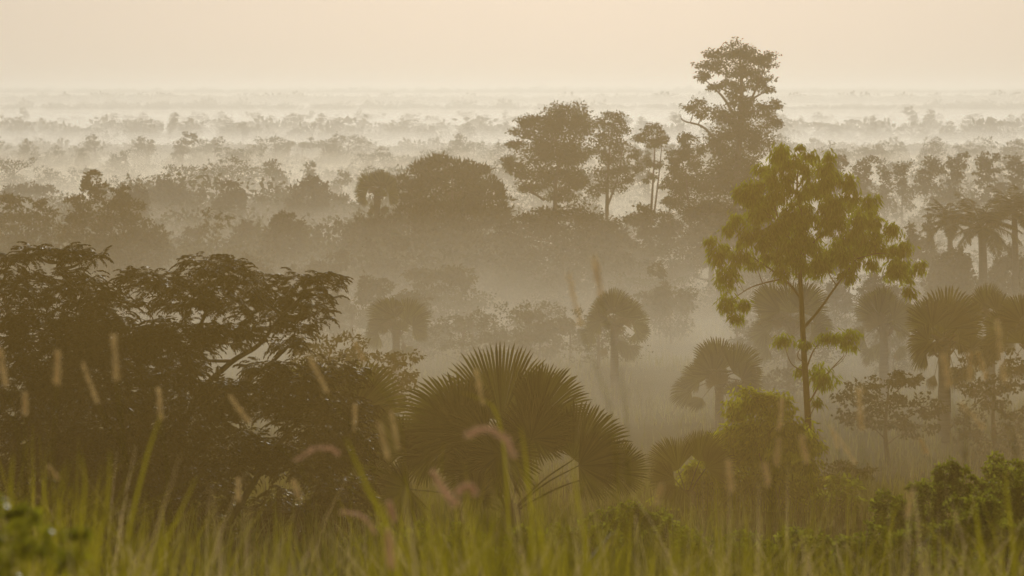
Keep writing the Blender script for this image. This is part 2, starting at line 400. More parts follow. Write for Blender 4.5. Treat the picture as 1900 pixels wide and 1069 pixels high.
# ---- left of the valley
tree('broadleaf_tree', 'large dark tree with a loose leafy tuft rising from its top', 'tree', 330, 205, [
    (175, 335, 20, 22), (190, 350, 18, 16), (160, 350, 14, 14), (150, 375, 26, 16), (205, 372, 40, 22), (230, 360, 20, 16), (245, 385, 30, 16), (180, 405, 60, 34), (260, 420, 44, 30), (140, 420, 34, 26), (290, 435, 20, 20), (220, 460, 80, 44), (285, 470, 40, 40), (160, 470, 50, 40), (225, 500, 90, 36)],
    (8, 4), 'dark', cover=3.6, r0=6, clump=.4, sub=18, droop=-.2, depth=.5, seed=12)
tree('broadleaf_tree', 'airy tree with gaps in its crown at the left edge of the valley', 'tree', 335, 45, [
    (30, 365, 34, 13), (5, 375, 26, 16), (70, 372, 24, 12), (90, 395, 30, 14), (40, 395, 46, 18), (10, 410, 36, 18), (75, 420, 44, 20), (30, 440, 54, 24), (105, 440, 26, 22), (60, 465, 70, 26), (10, 470, 40, 26)],
    (8, 4), 'mid', cover=2.8, r0=4, clump=.46, sub=12, depth=.5, seed=13)
LEFT = [  # px, top, width, distance, kind, label
    (420, 318, 60, 520, 'lumpy', 'tree with a stepped crown and small dark cap in the left tree belt'),
    (312, 328, 90, 560, 'dome', 'wide low domed tree in the left tree belt behind the tufted tree'),
    (575, 320, 70, 540, 'dome', 'round topped tree with loose edge near the right end of the left belt'),
    (350, 345, 60, 545, 'lumpy', 'short bushy tree between the low domed tree and the stepped one'),
    (485, 345, 60, 560, 'lumpy', 'uneven bushy tree in the dip right of the stepped tree'),
    (630, 345, 60, 560, 'lumpy', 'pale low tree at the right end of the left belt before the palm'),
    (250, 335, 50, 500, 'dome', 'rounded grey tree just behind the tufted tree'),
    (55, 335, 70, 600, 'umbrella', 'wide flat-topped tree fading in mist at the left edge'),
    (530, 345, 50, 590, 'lumpy', 'thin-leaved tree left of the round topped tree in the belt'),
    (706, 392, 76, 385, 'dome', 'dark rounded bush hiding the foot of the far fan palm'),
    (1150, 372, 110, 398, 'lumpy', 'lumpy dark bush at the foot of the slim gum tree'),
    (1216, 385, 70, 395, 'lumpy', 'ragged bush at the foot of the small bare-stemmed gum'),
    (460, 405, 60, 400, 'dome', 'low rounded tree right of the sparse twin-topped tree'),
    (528, 388, 70, 380, 'dome', 'dark round tree with a small peaked top below the left belt'),
    (350, 412, 60, 390, 'lumpy', 'low bushy tree between the big dark tree and the sparse one'),
    (600, 405, 80, 400, 'lumpy', 'lumpy low tree right of the peaked round tree'),
    (665, 398, 60, 390, 'dome', 'small dark tree under the far fan palm'),
    (590, 450, 110, 330, 'lumpy', 'broad bushy mass in front of the lumpy low tree'),
    (460, 470, 130, 320, 'dome', 'broad rounded bush in front of the low rounded tree'),
    (720, 430, 90, 350, 'lumpy', 'bushy tree spreading below the spiky domed tree'),
]
for i, (px, top, wid, d, kind, lab) in enumerate(LEFT):
    rng = np.random.default_rng(100 + i)
    gy = HZ + (EYE - float(gz(wx(px, d), d))) / d * F
    bot = min(gy, top + max(100, wid * 1.5)) if kind != 'umbrella' else gy; wid *= 1.25
    low = [(px + rng.uniform(-.3, .3) * wid, bot + (gy - bot) * t_, wid * .34, 18 + (gy - bot) * .2) for t_ in (.0, .3, .6, .9)] if kind != 'umbrella' else []
    tree('broadleaf_tree', lab, 'tree', d, px, auto_blobs(rng, px, top, wid, bot, kind) + low, (7, 4), 'dark', group='trees of the misty valley', cover=3.6, r0=3, clump=.42, sub=15, depth=.6, seed=20 + i)
tree('young_tree', 'sparse twin-topped young tree with visible twigs', 'tree', 360, 400, [
    (388, 395, 10, 12), (385, 412, 14, 10), (412, 400, 12, 10), (414, 415, 16, 10), (396, 428, 22, 12), (425, 402, 8, 6)], (8, 3.5), 'mid', cover=1.3, r0=2, clump=.45, sub=8, seed=40, group='trees of the misty valley')

# ---- right side: row of thin-leaved trees
for i, (px, top, wid, lab) in enumerate([
    (1556, 283, 46, 'narrow tree at the left end of the thin-leaved row, beside the young gum'),
    (1600, 290, 56, 'round thin-leaved tree, second in the row right of the young gum'),
    (1640, 305, 30, 'short sparse tree in the gap of the thin-leaved row'),
    (1674, 296, 34, 'small separate tree between two gaps of the thin-leaved row'),
    (1728, 290, 60, 'wide tree with see-through crown in the middle of the thin-leaved row'),
    (1776, 283, 52, 'upright tree with ragged top in the thin-leaved row'),
    (1828, 280, 60, 'tallest and densest tree of the thin-leaved row'),
    (1885, 288, 56, 'tree closing the thin-leaved row at the right edge')]):
    rng = np.random.default_rng(200 + i)
    tree('broadleaf_tree', lab, 'tree', 560, px, auto_blobs(rng, px, top, wid * 1.2, 375, 'tall') + [(px + rng.uniform(-.5, .5) * wid, yy, wid * .45, 14) for yy in (348, 362, 376, 392)], (7, 3.5), 'mid', group='thin-leaved trees in a row', cover=2.6, r0=2.4, clump=.46, sub=11, depth=.5, seed=50 + i)

# ---- middle ground
tree('broadleaf_tree', 'leafy grey-green tree right of the feathery tree, left of the misty fan palm', 'tree', 125, 625, [
    (600, 632, 40, 16), (655, 628, 40, 14), (570, 655, 34, 16), (625, 660, 60, 22), (675, 655, 26, 18), (600, 690, 50, 20), (650, 695, 40, 20), (550, 640, 14, 8)],
    (10, 5), 'dark', cover=1.9, r0=5, clump=.36, sub=14, seed=60, droop=0)
tree('bush', 'grey-green bush below the misty fan palm', 'bush', 120, 715, [
    (715, 670, 40, 18), (745, 665, 30, 14), (700, 700, 44, 24), (745, 705, 44, 26), (720, 745, 60, 24), (770, 660, 16, 10)], (9, 5), 'dark', cover=2.0, r0=3, clump=.36, sub=14, seed=61)
tree('acacia_tree', 'flat-topped acacia fading in mist behind the big fan palm', 'tree', 240, 930, [
    (930, 615, 46, 9), (970, 622, 40, 10), (890, 620, 30, 8), (860, 634, 36, 8), (940, 632, 60, 10), (1000, 630, 16, 6), (835, 640, 20, 6)], (6, 3), 'mid', cover=2.0, r0=3, clump=.4, sub=16, flat=.6, seed=62)
tree('broadleaf_tree', 'spreading misty tree with a dark slender trunk, below the large right fan palm', 'tree', 128, 1650, [
    (1640, 695, 46, 18), (1600, 715, 40, 20), (1690, 710, 40, 20), (1580, 745, 34, 18), (1640, 745, 60, 28), (1705, 750, 46, 30), (1590, 770, 44, 18), (1560, 765, 22, 10), (1650, 785, 50, 20), (1710, 795, 44, 28)],
    (9, 5), 'dark', cover=2.0, fork=(1648, 800), r0=5, clump=.36, sub=16, seed=63)
tree('broadleaf_tree', 'dark bushy tree behind the right-hand fan palms at the edge', 'tree', 135, 1850, [
    (1850, 660, 50, 26), (1800, 690, 40, 30), (1890, 700, 44, 40), (1835, 730, 60, 44), (1890, 780, 50, 40), (1800, 790, 50, 40), (1850, 820, 60, 30)], (9, 5), 'dark', cover=1.9, r0=5, clump=.34, sub=16, seed=64)
tree('bush', 'small misty bush beside the young gum trunk, under the fan palms', 'bush', 180, 1455, [
    (1450, 690, 26, 14), (1430, 705, 24, 14), (1475, 706, 22, 12), (1452, 720, 40, 16)], (7, 4), 'mid', cover=2.0, r0=2, clump=.38, sub=12, seed=65)
tree('bush', 'low dark bush on the slope behind the small reddish shrub', 'bush', 95, 1570, [
    (1560, 862, 40, 14), (1600, 868, 34, 13), (1575, 885, 60, 16)], (8, 4), 'mid', cover=2.2, r0=2, clump=.38, sub=12, seed=66)

# ------------------------------------------------------------------ fan palms
def fan(mb, rng, hub, axis, nrm, Rd, spread=270, nseg=46, slit=.66, cup=.15, droop=.12):
    """one pleated fan blade with free pointed tips"""
    axis = unit(np.asarray(axis, float)); nrm = np.asarray(nrm, float)
    sx = unit(np.cross(axis, nrm)); nz = np.cross(sx, axis)
    al = R(spread) / 2; th = np.linspace(-al, al, nseg); dt = th[1] - th[0]
    Rl = Rd * (1 - .30 * (np.abs(th) / al) ** 2) * rng.uniform(.93, 1.04, nseg)
    wob = rng.normal(0, dt * .22, nseg); sag = rng.normal(0, .05, nseg)
    def P(r, t, z):
        fr = r / Rd
        base = np.cos(t)[:, None] * axis + np.sin(t)[:, None] * sx
        V = hub + r[:, None] * base + (z + cup * Rd * fr ** 2 - droop * Rd * fr ** 4 * (1 + 4 * sag))[:, None] * nz
        V[:, 2] -= droop * Rd * fr ** 5 * (1 + 6 * np.abs(sag)); return V
    one = np.ones(nseg); pl = .03 * Rd
    r1 = Rl * slit * rng.uniform(.92, 1.06, nseg); r2 = Rl * (slit + (1 - slit) * .55)
    h = P(one * .001, th, 0 * one); bl = P(r1, th - dt / 2, -pl * one); br = P(r1, th + dt / 2, -pl * one); c = P(r1, th, pl * one)
    t2 = th + wob * .5
    l2 = P(r2, t2 - dt * .33, -pl * .5 * one); q2 = P(r2, t2 + dt * .33, -pl * .5 * one); c2 = P(r2, t2, pl * .6 * one); tip = P(Rl, th + wob, 0 * one)
    V = np.stack([h, bl, br, c, l2, q2, c2, tip], 1).reshape(-1, 3)
    b = (np.arange(nseg) * 8)[:, None]
    T = np.concatenate([b + [0, 3, 1], b + [0, 2, 3], b + [6, 7, 4], b + [5, 7, 6]]); Q = np.concatenate([b + [1, 3, 6, 4], b + [3, 2, 5, 6]])
    mb.add(V, Q, T)

def frond(root, rng, crown, hub, axis, nrm, Rd, mat='palm', spread=270, nseg=44, stalk=None, **k):
    mb = MB(); fan(mb, rng, hub, axis, nrm, Rd, spread, nseg, **k)
    f = mb.obj('frond', MAT[mat], root)
    st = MB(); mid = (crown + hub) / 2; mid = mid + np.array([0, 0, .06 * np.linalg.norm(hub - crown)])
    P = spline([crown, mid, hub], 5); rr = stalk or Rd * .022
    tube(st, P, np.linspace(rr * 1.5, rr * .7, len(P)), 5)
    st.obj('stalk', MAT['petiole'], f, smooth=True)
    return f

def fan_palm(label, d, px, cpy, rad, n=24, trunk_px=9, lean=0, seed=0, group='fan palms in the mist', skirt=5, fr=.54, low=-50, nseg=34, inner=4):
    """a palm with its crown centre at (px, cpy); rad is the crown's radius in pixels"""
    rng = np.random.default_rng(seed); s = d / F
    B = ground(px + lean, d); C = np.array([wx(px, d), d, wz(cpy, d)]) - B
    root = empty('fan_palm', B); tag(root, label, 'palm tree', group)
    mb = MB(); P = spline([np.array([0, 0, -.3]), C * .5 + np.array([-C[0] * .15, 0, 0]), C], 10)
    rr = trunk_px * s; prof = np.linspace(1.1, .85, len(P)) * rr * (1 + .05 * rng.normal(size=len(P))); prof[0] *= 1.25; prof[-3:] *= 1.25
    tube(mb, P, prof, 10)
    for k in range(14):  # old leaf bases at the top
        a = rng.uniform(0, 6.28); h = rng.uniform(.0, .35) * rad * s
        q0 = C + np.array([math.cos(a) * rr, math.sin(a) * rr, -h]); tube(mb, [q0, q0 + np.array([math.cos(a), math.sin(a), .9]) * rad * s * .13], [rr * .25, rr * .12], 4)
    mb.obj('trunk', MAT['palmbark'], root, smooth=True)
    blade = rad * fr * s; stalk = rad * (1 - fr) * s * 1.05
    ga = rng.uniform(0, 6.28)
    # blades on stalks all round the crown: up, out, hanging, and some towards and away from the viewer
    form = [(.0, .20, 94, .84, 150), (-.22, .16, 131, .76, 150), (.22, .15, 55, .78, 150), (-.42, .0, 168, .56, 190), (.44, .02, 10, .54, 190), (-.50, -.26, 192, .46, 190), (.50, -.22, -12, .44, 180),
            (-.42, -.55, 238, .40, 130), (.36, -.52, -62, .36, 120), (-.08, -.48, 264, .42, 120), (.14, -.10, 80, .42, 200), (-.16, -.06, 110, .42, 200), (.20, -.62, 282, .30, 80), (-.24, -.70, 250, .32, 80)]
    flip = rng.choice([-1, 1]); turn0 = rng.uniform(-.35, .35)
    gone = set(rng.choice([3, 4, 7, 8, 9], 1, replace=False).tolist())
    for q, (hx, hz, an, rp, sp) in enumerate(form[:12 + min(2, skirt // 3)]):
        if q in gone: continue
        hx = flip * hx + rng.normal(0, .05); hz = hz + rng.normal(0, .06); a = R(an if flip > 0 else 180 - an) + rng.normal(0, .22); k_ = rng.uniform(.9, 1.12) * rad * s
        hy = rng.normal(0, .3) * rad * s
        hub = C + np.array([hx * k_ * math.cos(turn0) , hy + hx * k_ * math.sin(turn0), hz * k_])
        ax = unit(np.array([math.cos(a) * math.cos(turn0), math.cos(a) * math.sin(turn0) + rng.normal(0, .22), math.sin(a)]))
        nv = unit(np.array([rng.normal(0, .4), -1, rng.normal(.1, .35)]))
        frond(root, rng, C, hub, ax, nv, rp * rad * s * rng.uniform(.82, 1.12), 'dead' if q >= 11 else 'palm', spread=sp * rng.uniform(.9, 1.1), nseg=nseg, cup=rng.uniform(.08, .3), droop=rng.uniform(.04, .12) + (.08 if hz < -.2 else 0))
    for q in range(inner):
        az = (-1) ** q * R(90) + rng.normal(0, .5); el = R(rng.uniform(-20, 55)); u = np.array([math.cos(el) * math.cos(az), math.cos(el) * math.sin(az), math.sin(el)])
        side = unit(np.cross(u, [0, 0, 1.])); up = np.cross(side, u); ro = rng.normal(0, .5)
        frond(root, rng, C, C + u * stalk, u + np.array([0, 0, -.2]), up * math.cos(ro) + side * math.sin(ro), .5 * rad * s, 'palm', spread=170, nseg=nseg, cup=.2, droop=.1)
    return root

fan_palm('lone fan palm on a straight trunk standing clear in the pale mist', 212, 1140, 596, 72, n=17, trunk_px=8, seed=1, skirt=6, low=-45)
fan_palm('dark fan palm with a lopsided crown left of the young gum trunk', 155, 1335, 705, 84, n=13, trunk_px=9, seed=12, fr=.52, skirt=3, low=-40)
fan_palm('faint fan palm in the mist between feathery tree and the big fan palm', 215, 735, 605, 66, n=13, trunk_px=8, seed=3, fr=.52, skirt=3, low=-25)
fan_palm('fan palm directly behind the young gum tree trunk', 205, 1468, 598, 80, n=14, trunk_px=8, seed=4, skirt=5, fr=.52, low=-40)
fan_palm('fan palm with a hanging dry skirt just right of the young gum', 200, 1640, 600, 76, n=13, trunk_px=9, seed=5, skirt=9, fr=.52, low=-40)
fan_palm('largest of the right-hand fan palms, with a thick trunk', 142, 1752, 628, 100, n=15, trunk_px=12, seed=6, skirt=6, fr=.52, low=-50)
fan_palm('fan palm whose round top rises above and behind the largest right one', 165, 1838, 588, 66, n=13, trunk_px=9, seed=7, skirt=3, fr=.52, low=-30)
fan_palm('fan palm cut by the right edge of the picture', 135, 1915, 625, 95, n=15, trunk_px=11, seed=8, skirt=5, fr=.52, low=-50)
fan_palm('fan palm with drooping fronds against the spiky domed tree', 395, 700, 357, 46, n=14, trunk_px=6, seed=15, skirt=10, fr=.58, low=-60, nseg=30, inner=7)

def low_palm(label, d, bx, fronds, group=None, nseg=46, seed=0, cpy=None):
    """stemless young fan palm: fronds = (hub px, hub py, angle, radius px, depth offset, turn, spread)"""
    rng = np.random.default_rng(seed); s = d / F; B = ground(bx, d)
    root = empty('young_fan_palm', B); tag(root, label, 'palm tree', group)
    C0 = np.array([0, 0, 0.05])
    mb = MB(); tube(mb, spline([np.array([0, 0, -.3]), np.array([.03, 0, .2]), np.array([0, 0, .5])], 4), [.2] * 4 + [.19] * 4 + [.12], 9)
    mb.obj('trunk', MAT['palmbark'], root, smooth=True)
    for hx, hy, ang, rp, dy, turn, sp in fronds:
        hub = np.array([wx(hx, d), d + dy, wz(hy, d)]) - B
        a = R(ang); ax = np.array([math.cos(a) * math.cos(R(turn)), math.sin(R(turn)) * .5, math.sin(a)])
        nv = np.array([math.sin(R(turn)) * .8, -1, rng.normal(.15, .2)])
        frond(root, rng, C0 + np.array([0, 0, .25]), hub, ax, nv, rp * s, 'palm', spread=sp, nseg=nseg, stalk=.017, cup=rng.uniform(.08, .22), droop=rng.uniform(.03, .09), slit=rng.uniform(.62, .72))
    return root

low_palm('big stemless fan palm with wide pleated fans in the middle of the foreground', 54, 945, [
    (930, 788, 93, 166, .5, 8, 140), (858, 795, 140, 142, .2, -25, 180), (995, 782, 56, 122, .2, 28, 150), (860, 800, 170, 105, -.4, -20, 280), (905, 800, 215, 95, -.6, 10, 260),
    (985, 790, 330, 74, -.5, 18, 230), (1064, 850, 52, 126, -.2, 25, 170), (1072, 858, 0, 96, -.5, 35, 170), (930, 830, 268, 88, -.9, 0, 260), (940, 822, 85, 66, -.6, 4, 250), (985, 806, 72, 96, -.7, 10, 210), (890, 860, 230, 80, -.8, -8, 250), (800, 850, 160, 80, .4, -30, 230),
    (745, 850, 118, 92, .9, -25, 220), (885, 905, 80, 52, -1.2, 5, 220), (1140, 880, 30, 70, .3, 20, 220), (760, 905, 200, 80, -.2, -25, 220)], seed=21)
low_palm('young fan palm half hidden behind the feathery tree', 58, 640, [
    (655, 765, 52, 112, .0, 15, 230), (640, 770, 88, 100, .6, 0, 230), (575, 745, 110, 80, .9, -20, 220), (690, 800, 8, 70, -.3, 20, 220), (560, 760, 80, 90, 1.2, 5, 200), (650, 850, 330, 90, -.6, 20, 230), (610, 850, 200, 80, -.4, -20, 220)], seed=22)
low_palm('low fan palm tucked beside the leafy bush of the young gum', 66, 1275, [
    (1258, 872, 126, 74, .0, -14, 150), (1300, 860, 72, 68, .4, 12, 140), (1250, 886, 186, 54, -.3, -20, 170), (1312, 872, 24, 60, .3, 20, 150), (1262, 900, 236, 46, -.4, 0, 140)], seed=23)

# ------------------------------------------------------------------ feather palms
def feather_palm(label, d, px, cpy, rad, n=20, seed=0, trunk_px=8, nl=46):
    rng = np.random.default_rng(seed); s = d / F; B = ground(px, d); C = np.array([wx(px, d), d, wz(cpy, d)]) - B
    root = empty('feather_palm', B); tag(root, label, 'palm tree', 'feather palms on the right slope')
    mb = MB(); P = spline([np.array([0, 0, -.3]), C * .55 + np.array([.12, 0, 0]), C], 8); tube(mb, P, np.linspace(1.15, .9, len(P)) * trunk_px * s, 9)
    mb.obj('trunk', MAT['palmbark'], root, smooth=True)
    for k in range(n):
        t = (k + .5) / n; el = R(-15 + 98 * t ** .8); az = k * 2.39996 + rng.normal(0, .2)
        h = np.array([math.cos(az), math.sin(az), 0]); Ln = rad * s * rng.uniform(.95, 1.2)
        q = np.linspace(0, 1, 14); e = el - q * R(75) * (.7 + .3 * math.cos(el)); stp = Ln / 13
        pos = C + np.concatenate([[[0, 0, 0]], np.cumsum(np.cos(e)[:-1, None] * h * stp + np.sin(e)[:-1, None] * np.array([0, 0, 1.]) * stp, 0)])
        mb = MB(); tube(mb, pos, np.linspace(1.4, .35, 14) * s, 4)
        u = np.linspace(.14, 1, nl); pp = np.stack([np.interp(u, q, pos[:, i]) for i in range(3)], 1); tg = unit(np.stack([np.interp(u, q, np.gradient(pos[:, i])) for i in range(3)], 1))
        sd_ = unit(np.cross(tg, [0, 0, 1.]) + 1e-6)
        for sg in (-1, 1):
            D = tg * .75 + sd_ * sg + np.array([0, 0, -.45]) + rng.normal(0, .12, (nl, 3))
            leaves(mb, pp, D, np.cross(D, sd_) + rng.normal(0, .3, (nl, 3)), Ln * .30 * np.sin(math.pi * (u * .8 + .14)) + .1, 2.3 * s)
        mb.obj('frond', MAT['palm'], root)
    return root
feather_palm('feather palm with arching fronds, foremost of the group on the right slope', 300, 1822, 425, 78, n=24, seed=31, trunk_px=8)
feather_palm('feather palm with thin fronds left of the foremost feather palm', 310, 1762, 415, 55, n=18, seed=32, trunk_px=5)
feather_palm('feather palm rising tallest at the right edge', 305, 1882, 395, 62, n=20, seed=33, trunk_px=6)
for i, (px, top, wid, d, kind, lab) in enumerate([
    (1690, 402, 70, 330, 'lumpy', 'small bushy tree at the left end of the feather palm slope'),
    (1725, 398, 40, 325, 'tall', 'short upright tree beside the thin feather palm'),
    (1770, 455, 120, 300, 'dome', 'wide dark bush under the feather palms'),
    (1880, 450, 110, 310, 'dome', 'dark bush under the right edge feather palm'),
    (1560, 470, 90, 290, 'lumpy', 'hazy bush behind the young gum crown on its right'),
    (1245, 480, 150, 300, 'lumpy', 'hazy uneven bush left of the young gum crown'),
    (790, 530, 140, 270, 'lumpy', 'hazy bush mass behind the faint fan palm'),
    (700, 510, 100, 290, 'lumpy', 'small hazy bush left of the bush mass behind the palm'),
    (1000, 560, 150, 250, 'lumpy', 'very faint bush in the mist above the flat-topped acacia'),
    (1450, 520, 120, 260, 'lumpy', 'faint bush in the mist behind the young gum trunk'),
    (1640, 500, 120, 270, 'dome', 'faint rounded bush behind the dry-skirted fan palm'),
    (840, 490, 230, 310, 'lumpy', 'broad hazy mass under the spiky domed tree'),
    (620, 520, 150, 290, 'lumpy', 'hazy lumpy bush above the leafy grey-green tree')]):
    rng = np.random.default_rng(300 + i)
    gy = HZ + (EYE - float(gz(wx(px, d), d))) / d * F
    tree('bush' if 'bush' in lab or 'mass' in lab else 'broadleaf_tree', lab, 'bush' if 'bush' in lab or 'mass' in lab else 'tree', d, px, auto_blobs(rng, px, top, wid, min(gy, top + max(90, wid * 1.5)) if kind != 'tall' else gy, kind), (7, 4), 'mid', cover=3.4, r0=2.5, clump=.42, sub=15, depth=.7, seed=70 + i)

# ------------------------------------------------------------------ feathery acacia at the left
def spray_proto(rng, L):
    """a drooping compound leaf: arched stalk with side leaflets"""
    mb = MB(); q = np.linspace(0, 1, 7); ang = R(25) - q * R(85)
    x = np.concatenate([[0], np.cumsum(np.cos(ang)[:-1])]) * L / 6; z = np.concatenate([[0], np.cumsum(np.sin(ang)[:-1])]) * L / 6
    P = np.stack([x, 0 * x, z], 1)
    k = 13; u = np.linspace(.08, 1, k); pp = np.stack([np.interp(u, q, P[:, i]) for i in range(3)], 1)
    tg = unit(np.stack([np.interp(u, q, np.gradient(P[:, i])) for i in range(3)], 1))
    for sg in (-1, 1):
        D = tg * .55 + np.array([0, sg, 0]) + np.array([0, 0, -.45]) + rng.normal(0, .13, (k, 3))
        leaves(mb, pp, D, np.array([0, 0, 1.]) + rng.normal(0, .3, (k, 3)), L * (.34 * np.sin(math.pi * (u * .75 + .2)) + .05), L * .085)
    D = tg[-1:] + np.array([[0, 0, -.3]]); leaves(mb, pp[-1:], D, np.array([[0, 1., 0]]), L * .3, L * .1)
    return np.concatenate(mb.v)

def acacia():
    d = 48.0; s = d / F; rng = np.random.default_rng(77); B = ground(300, d)
    pads = [(60, 478, 75, 13), (110, 470, 55, 10), (160, 478, 36, 10), (15, 482, 40, 12), (85, 520, 110, 24), (30, 560, 60, 36), (150, 550, 70, 30), (200, 575, 60, 30), (230, 520, 24, 10),
            (265, 530, 46, 20), (330, 520, 60, 18), (380, 492, 50, 14), (420, 500, 46, 16), (465, 520, 50, 20), (345, 560, 80, 30), (430, 560, 80, 28), (520, 560, 60, 22), (560, 515, 34, 14), (600, 520, 34, 14),
            (575, 545, 46, 20), (590, 580, 26, 18), (500, 595, 60, 18), (100, 610, 110, 44), (230, 625, 100, 44), (340, 620, 90, 36), (430, 620, 56, 22), (545, 615, 30, 10), (530, 645, 26, 12), (500, 680, 40, 12),
            (60, 690, 100, 60), (200, 700, 110, 60), (320, 690, 60, 36), (420, 720, 44, 18), (560, 700, 60, 24), (620, 700, 50, 24), (480, 750, 100, 40), (600, 770, 90, 46), (340, 770, 100, 60), (120, 800, 150, 80), (240, 840, 120, 70),
            (420, 840, 90, 46), (560, 850, 90, 40), (640, 830, 50, 40), (60, 920, 140, 90), (230, 950, 140, 80), (370, 930, 80, 60), (560, 960, 90, 50), (640, 920, 50, 40), (330, 1030, 120, 60), (130, 1040, 160, 60), (540, 1040, 100, 50), (440, 1060, 70, 40), (650, 1010, 60, 60)]
    root = empty('acacia_tree', B); tag(root, 'dark wide feathery-leaved tree with layered branches filling the left foreground', 'tree')
    protos = [spray_proto(rng, 1.0) for _ in range(6)]
    crown = MB(); wood = MB(); tips = []
    for (px, py, rx, ry) in pads:
        room = 130 * (1 - abs(px - 300) / 520)
        c = np.array([wx(px, d), d + rng.uniform(-1, 1) * room * s, wz(py, d)]) - B
        r = np.array([rx, .5 * rx + .5 * ry, ry]) * s
        n = int(math.pi * rx * ry * (6.6 if py < 600 else 11) / 300) + 14
        u = rdir(rng, n) * rng.uniform(.1, 1, (n, 1)) ** .4; P = c + u * r
        k = max(4, n // 26); tips.append((c, P[rng.choice(n, k, replace=False)]))
        az = np.arctan2(u[:, 1], u[:, 0]) + rng.normal(0, .7, n); tilt = rng.normal(0, .35, n) + .1; ln = rng.uniform(20, 36, n) * s
        for pr in range(6):
            m = np.arange(n) % 6 == pr; V = protos[pr]
            ca, sa, ct, st = np.cos(az[m]), np.sin(az[m]), np.cos(tilt[m]), np.sin(tilt[m])
            x = V[None, :, 0] * ct[:, None] - V[None, :, 2] * st[:, None]; z = V[None, :, 0] * st[:, None] + V[None, :, 2] * ct[:, None]; y = np.broadcast_to(V[None, :, 1], x.shape)
            W = np.stack([x * ca[:, None] - y * sa[:, None], x * sa[:, None] + y * ca[:, None], z], -1) * ln[m][:, None, None] + P[m][:, None]
            W = W.reshape(-1, 3); crown.add(W, np.arange(len(W)).reshape(-1, 4))
    # stems: three stems from the foot, then each pad hangs on the nearest stem point
    stems = [([(310, 1120, 0), (330, 900, .2), (350, 760, .3), (420, 680, .2), (480, 640, 0), (520, 590, -.2), (570, 540, -.3)], 8, 2.2), ([(300, 1120, 0), (280, 900, -.3), (220, 740, -.4), (170, 620, -.2), (130, 530, 0), (110, 480, .1)], 9, 2),
             ([(305, 1120, 0), (320, 850, .6), (330, 700, .9), (370, 590, .9), (400, 510, .8)], 8, 2), ([(290, 1120, 0), (200, 950, .3), (90, 800, .5), (20, 640, .6), (-10, 540, .6)], 11, 2.5), ([(315, 1120, 0), (430, 960, -.2), (520, 820, -.2), (600, 740, 0)], 9, 2.5), ([(350, 760, .3), (470, 700, .5), (540, 640, .5)], 6, 2)]
    nodes = []
    for path, ra, rb in stems:
        P = spline([np.array([wx(a, d), d + y, wz(b, d)]) - B for a, b, y in path], 7); tube(wood, P, np.linspace(ra, rb, len(P)) * s, 8); nodes.append(P)
    nodes = np.concatenate(nodes)
    for c, cc in tips:
        dd = np.linalg.norm(nodes - c, axis=1) + np.where(nodes[:, 2] > c[2] - .05, .5, 0); a = nodes[dd.argmin()]
        mid = a * .45 + c * .55; mid[2] -= .1 * np.linalg.norm(c - a)
        P = spline([a, mid, c], 5); tube(wood, P, np.linspace(3.6, 1.6, len(P)) * s, 5)
        for q in cc:
            tube(wood, spline([c, c * .5 + q * .5 + rng.normal(0, .03, 3), q], 3), np.linspace(1.5, .5, 7) * s, 3)
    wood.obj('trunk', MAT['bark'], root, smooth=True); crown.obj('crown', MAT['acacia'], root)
acacia()

# ------------------------------------------------------------------ the young gum and the bushes round it
rngg = np.random.default_rng(4); GUM = []
OUT = [262, 280, 315, 341, 382, 418, 452, 480, 505]; LO = [1452, 1427, 1393, 1356, 1348, 1337, 1304, 1306, 1330]; HI = [1522, 1535, 1570, 1604, 1636, 1672, 1690, 1700, 1690]
for k in range(120):
    y_ = 279 + 222 * ((k + .5) / 120) ** .9; lo = np.interp(y_, OUT, LO); hi = np.interp(y_, OUT, HI)
    r_ = rngg.uniform(15, 26) * (.8 if y_ < 335 else 1); GUM.append((lo + r_ * .7 + (hi - lo - 1.4 * r_) * (k * .618034 % 1), y_ + rngg.normal(0, 5), r_, r_ * rngg.uniform(.75, 1.1)))
tree('eucalyptus_sapling', 'tall young gum tree with drooping yellow-green leaves on a slender reddish trunk', 'tree', 72, 1502, [
    *GUM, (1330, 470, 22, 30), (1345, 515, 24, 30), (1350, 560, 24, 26), (1375, 560, 14, 22), (1360, 585, 16, 16), (1662, 500, 24, 22), (1690, 515, 18, 22), (1680, 538, 16, 16), (1700, 490, 16, 20), (1672, 455, 22, 18),
    (1462, 640, 26, 15), (1480, 625, 20, 10), (1530, 615, 34, 15), (1568, 622, 26, 22), (1585, 650, 16, 10), (1520, 690, 24, 24), (1535, 705, 22, 26), (1500, 700, 20, 16), (1510, 740, 14, 12)],
    (13.5, 3.2), 'euc', cover=3.3, fork=(1484, 480), r0=4, clump=.6, sub=12, droop=.9, flat=1.0, shell=.2, depth=.7, bark='twig', seed=90,
    extra=[([(1502, 960), (1500, 800), (1492, 660), (1487, 560), (1484, 480), (1488, 410), (1479, 350), (1483, 300)], 7.5, .8), ([(1487, 555), (1462, 525), (1430, 500), (1400, 480)], 2.6, 1.2), ([(1450, 518), (1420, 525), (1390, 535), (1360, 555)], 1.7, .7),
           ([(1490, 610), (1520, 575), (1552, 530), (1590, 480)], 3.0, 1.2), ([(1485, 480), (1520, 440), (1570, 410)], 2.4, 1), ([(1485, 470), (1450, 420), (1430, 360)], 2.2, .9), ([(1494, 690), (1510, 650), (1535, 620)], 1.8, .7), ([(1500, 750), (1530, 700), (1566, 660)], 1.8, .7), ([(1590, 480), (1640, 470), (1680, 490)], 1.2, .6)])
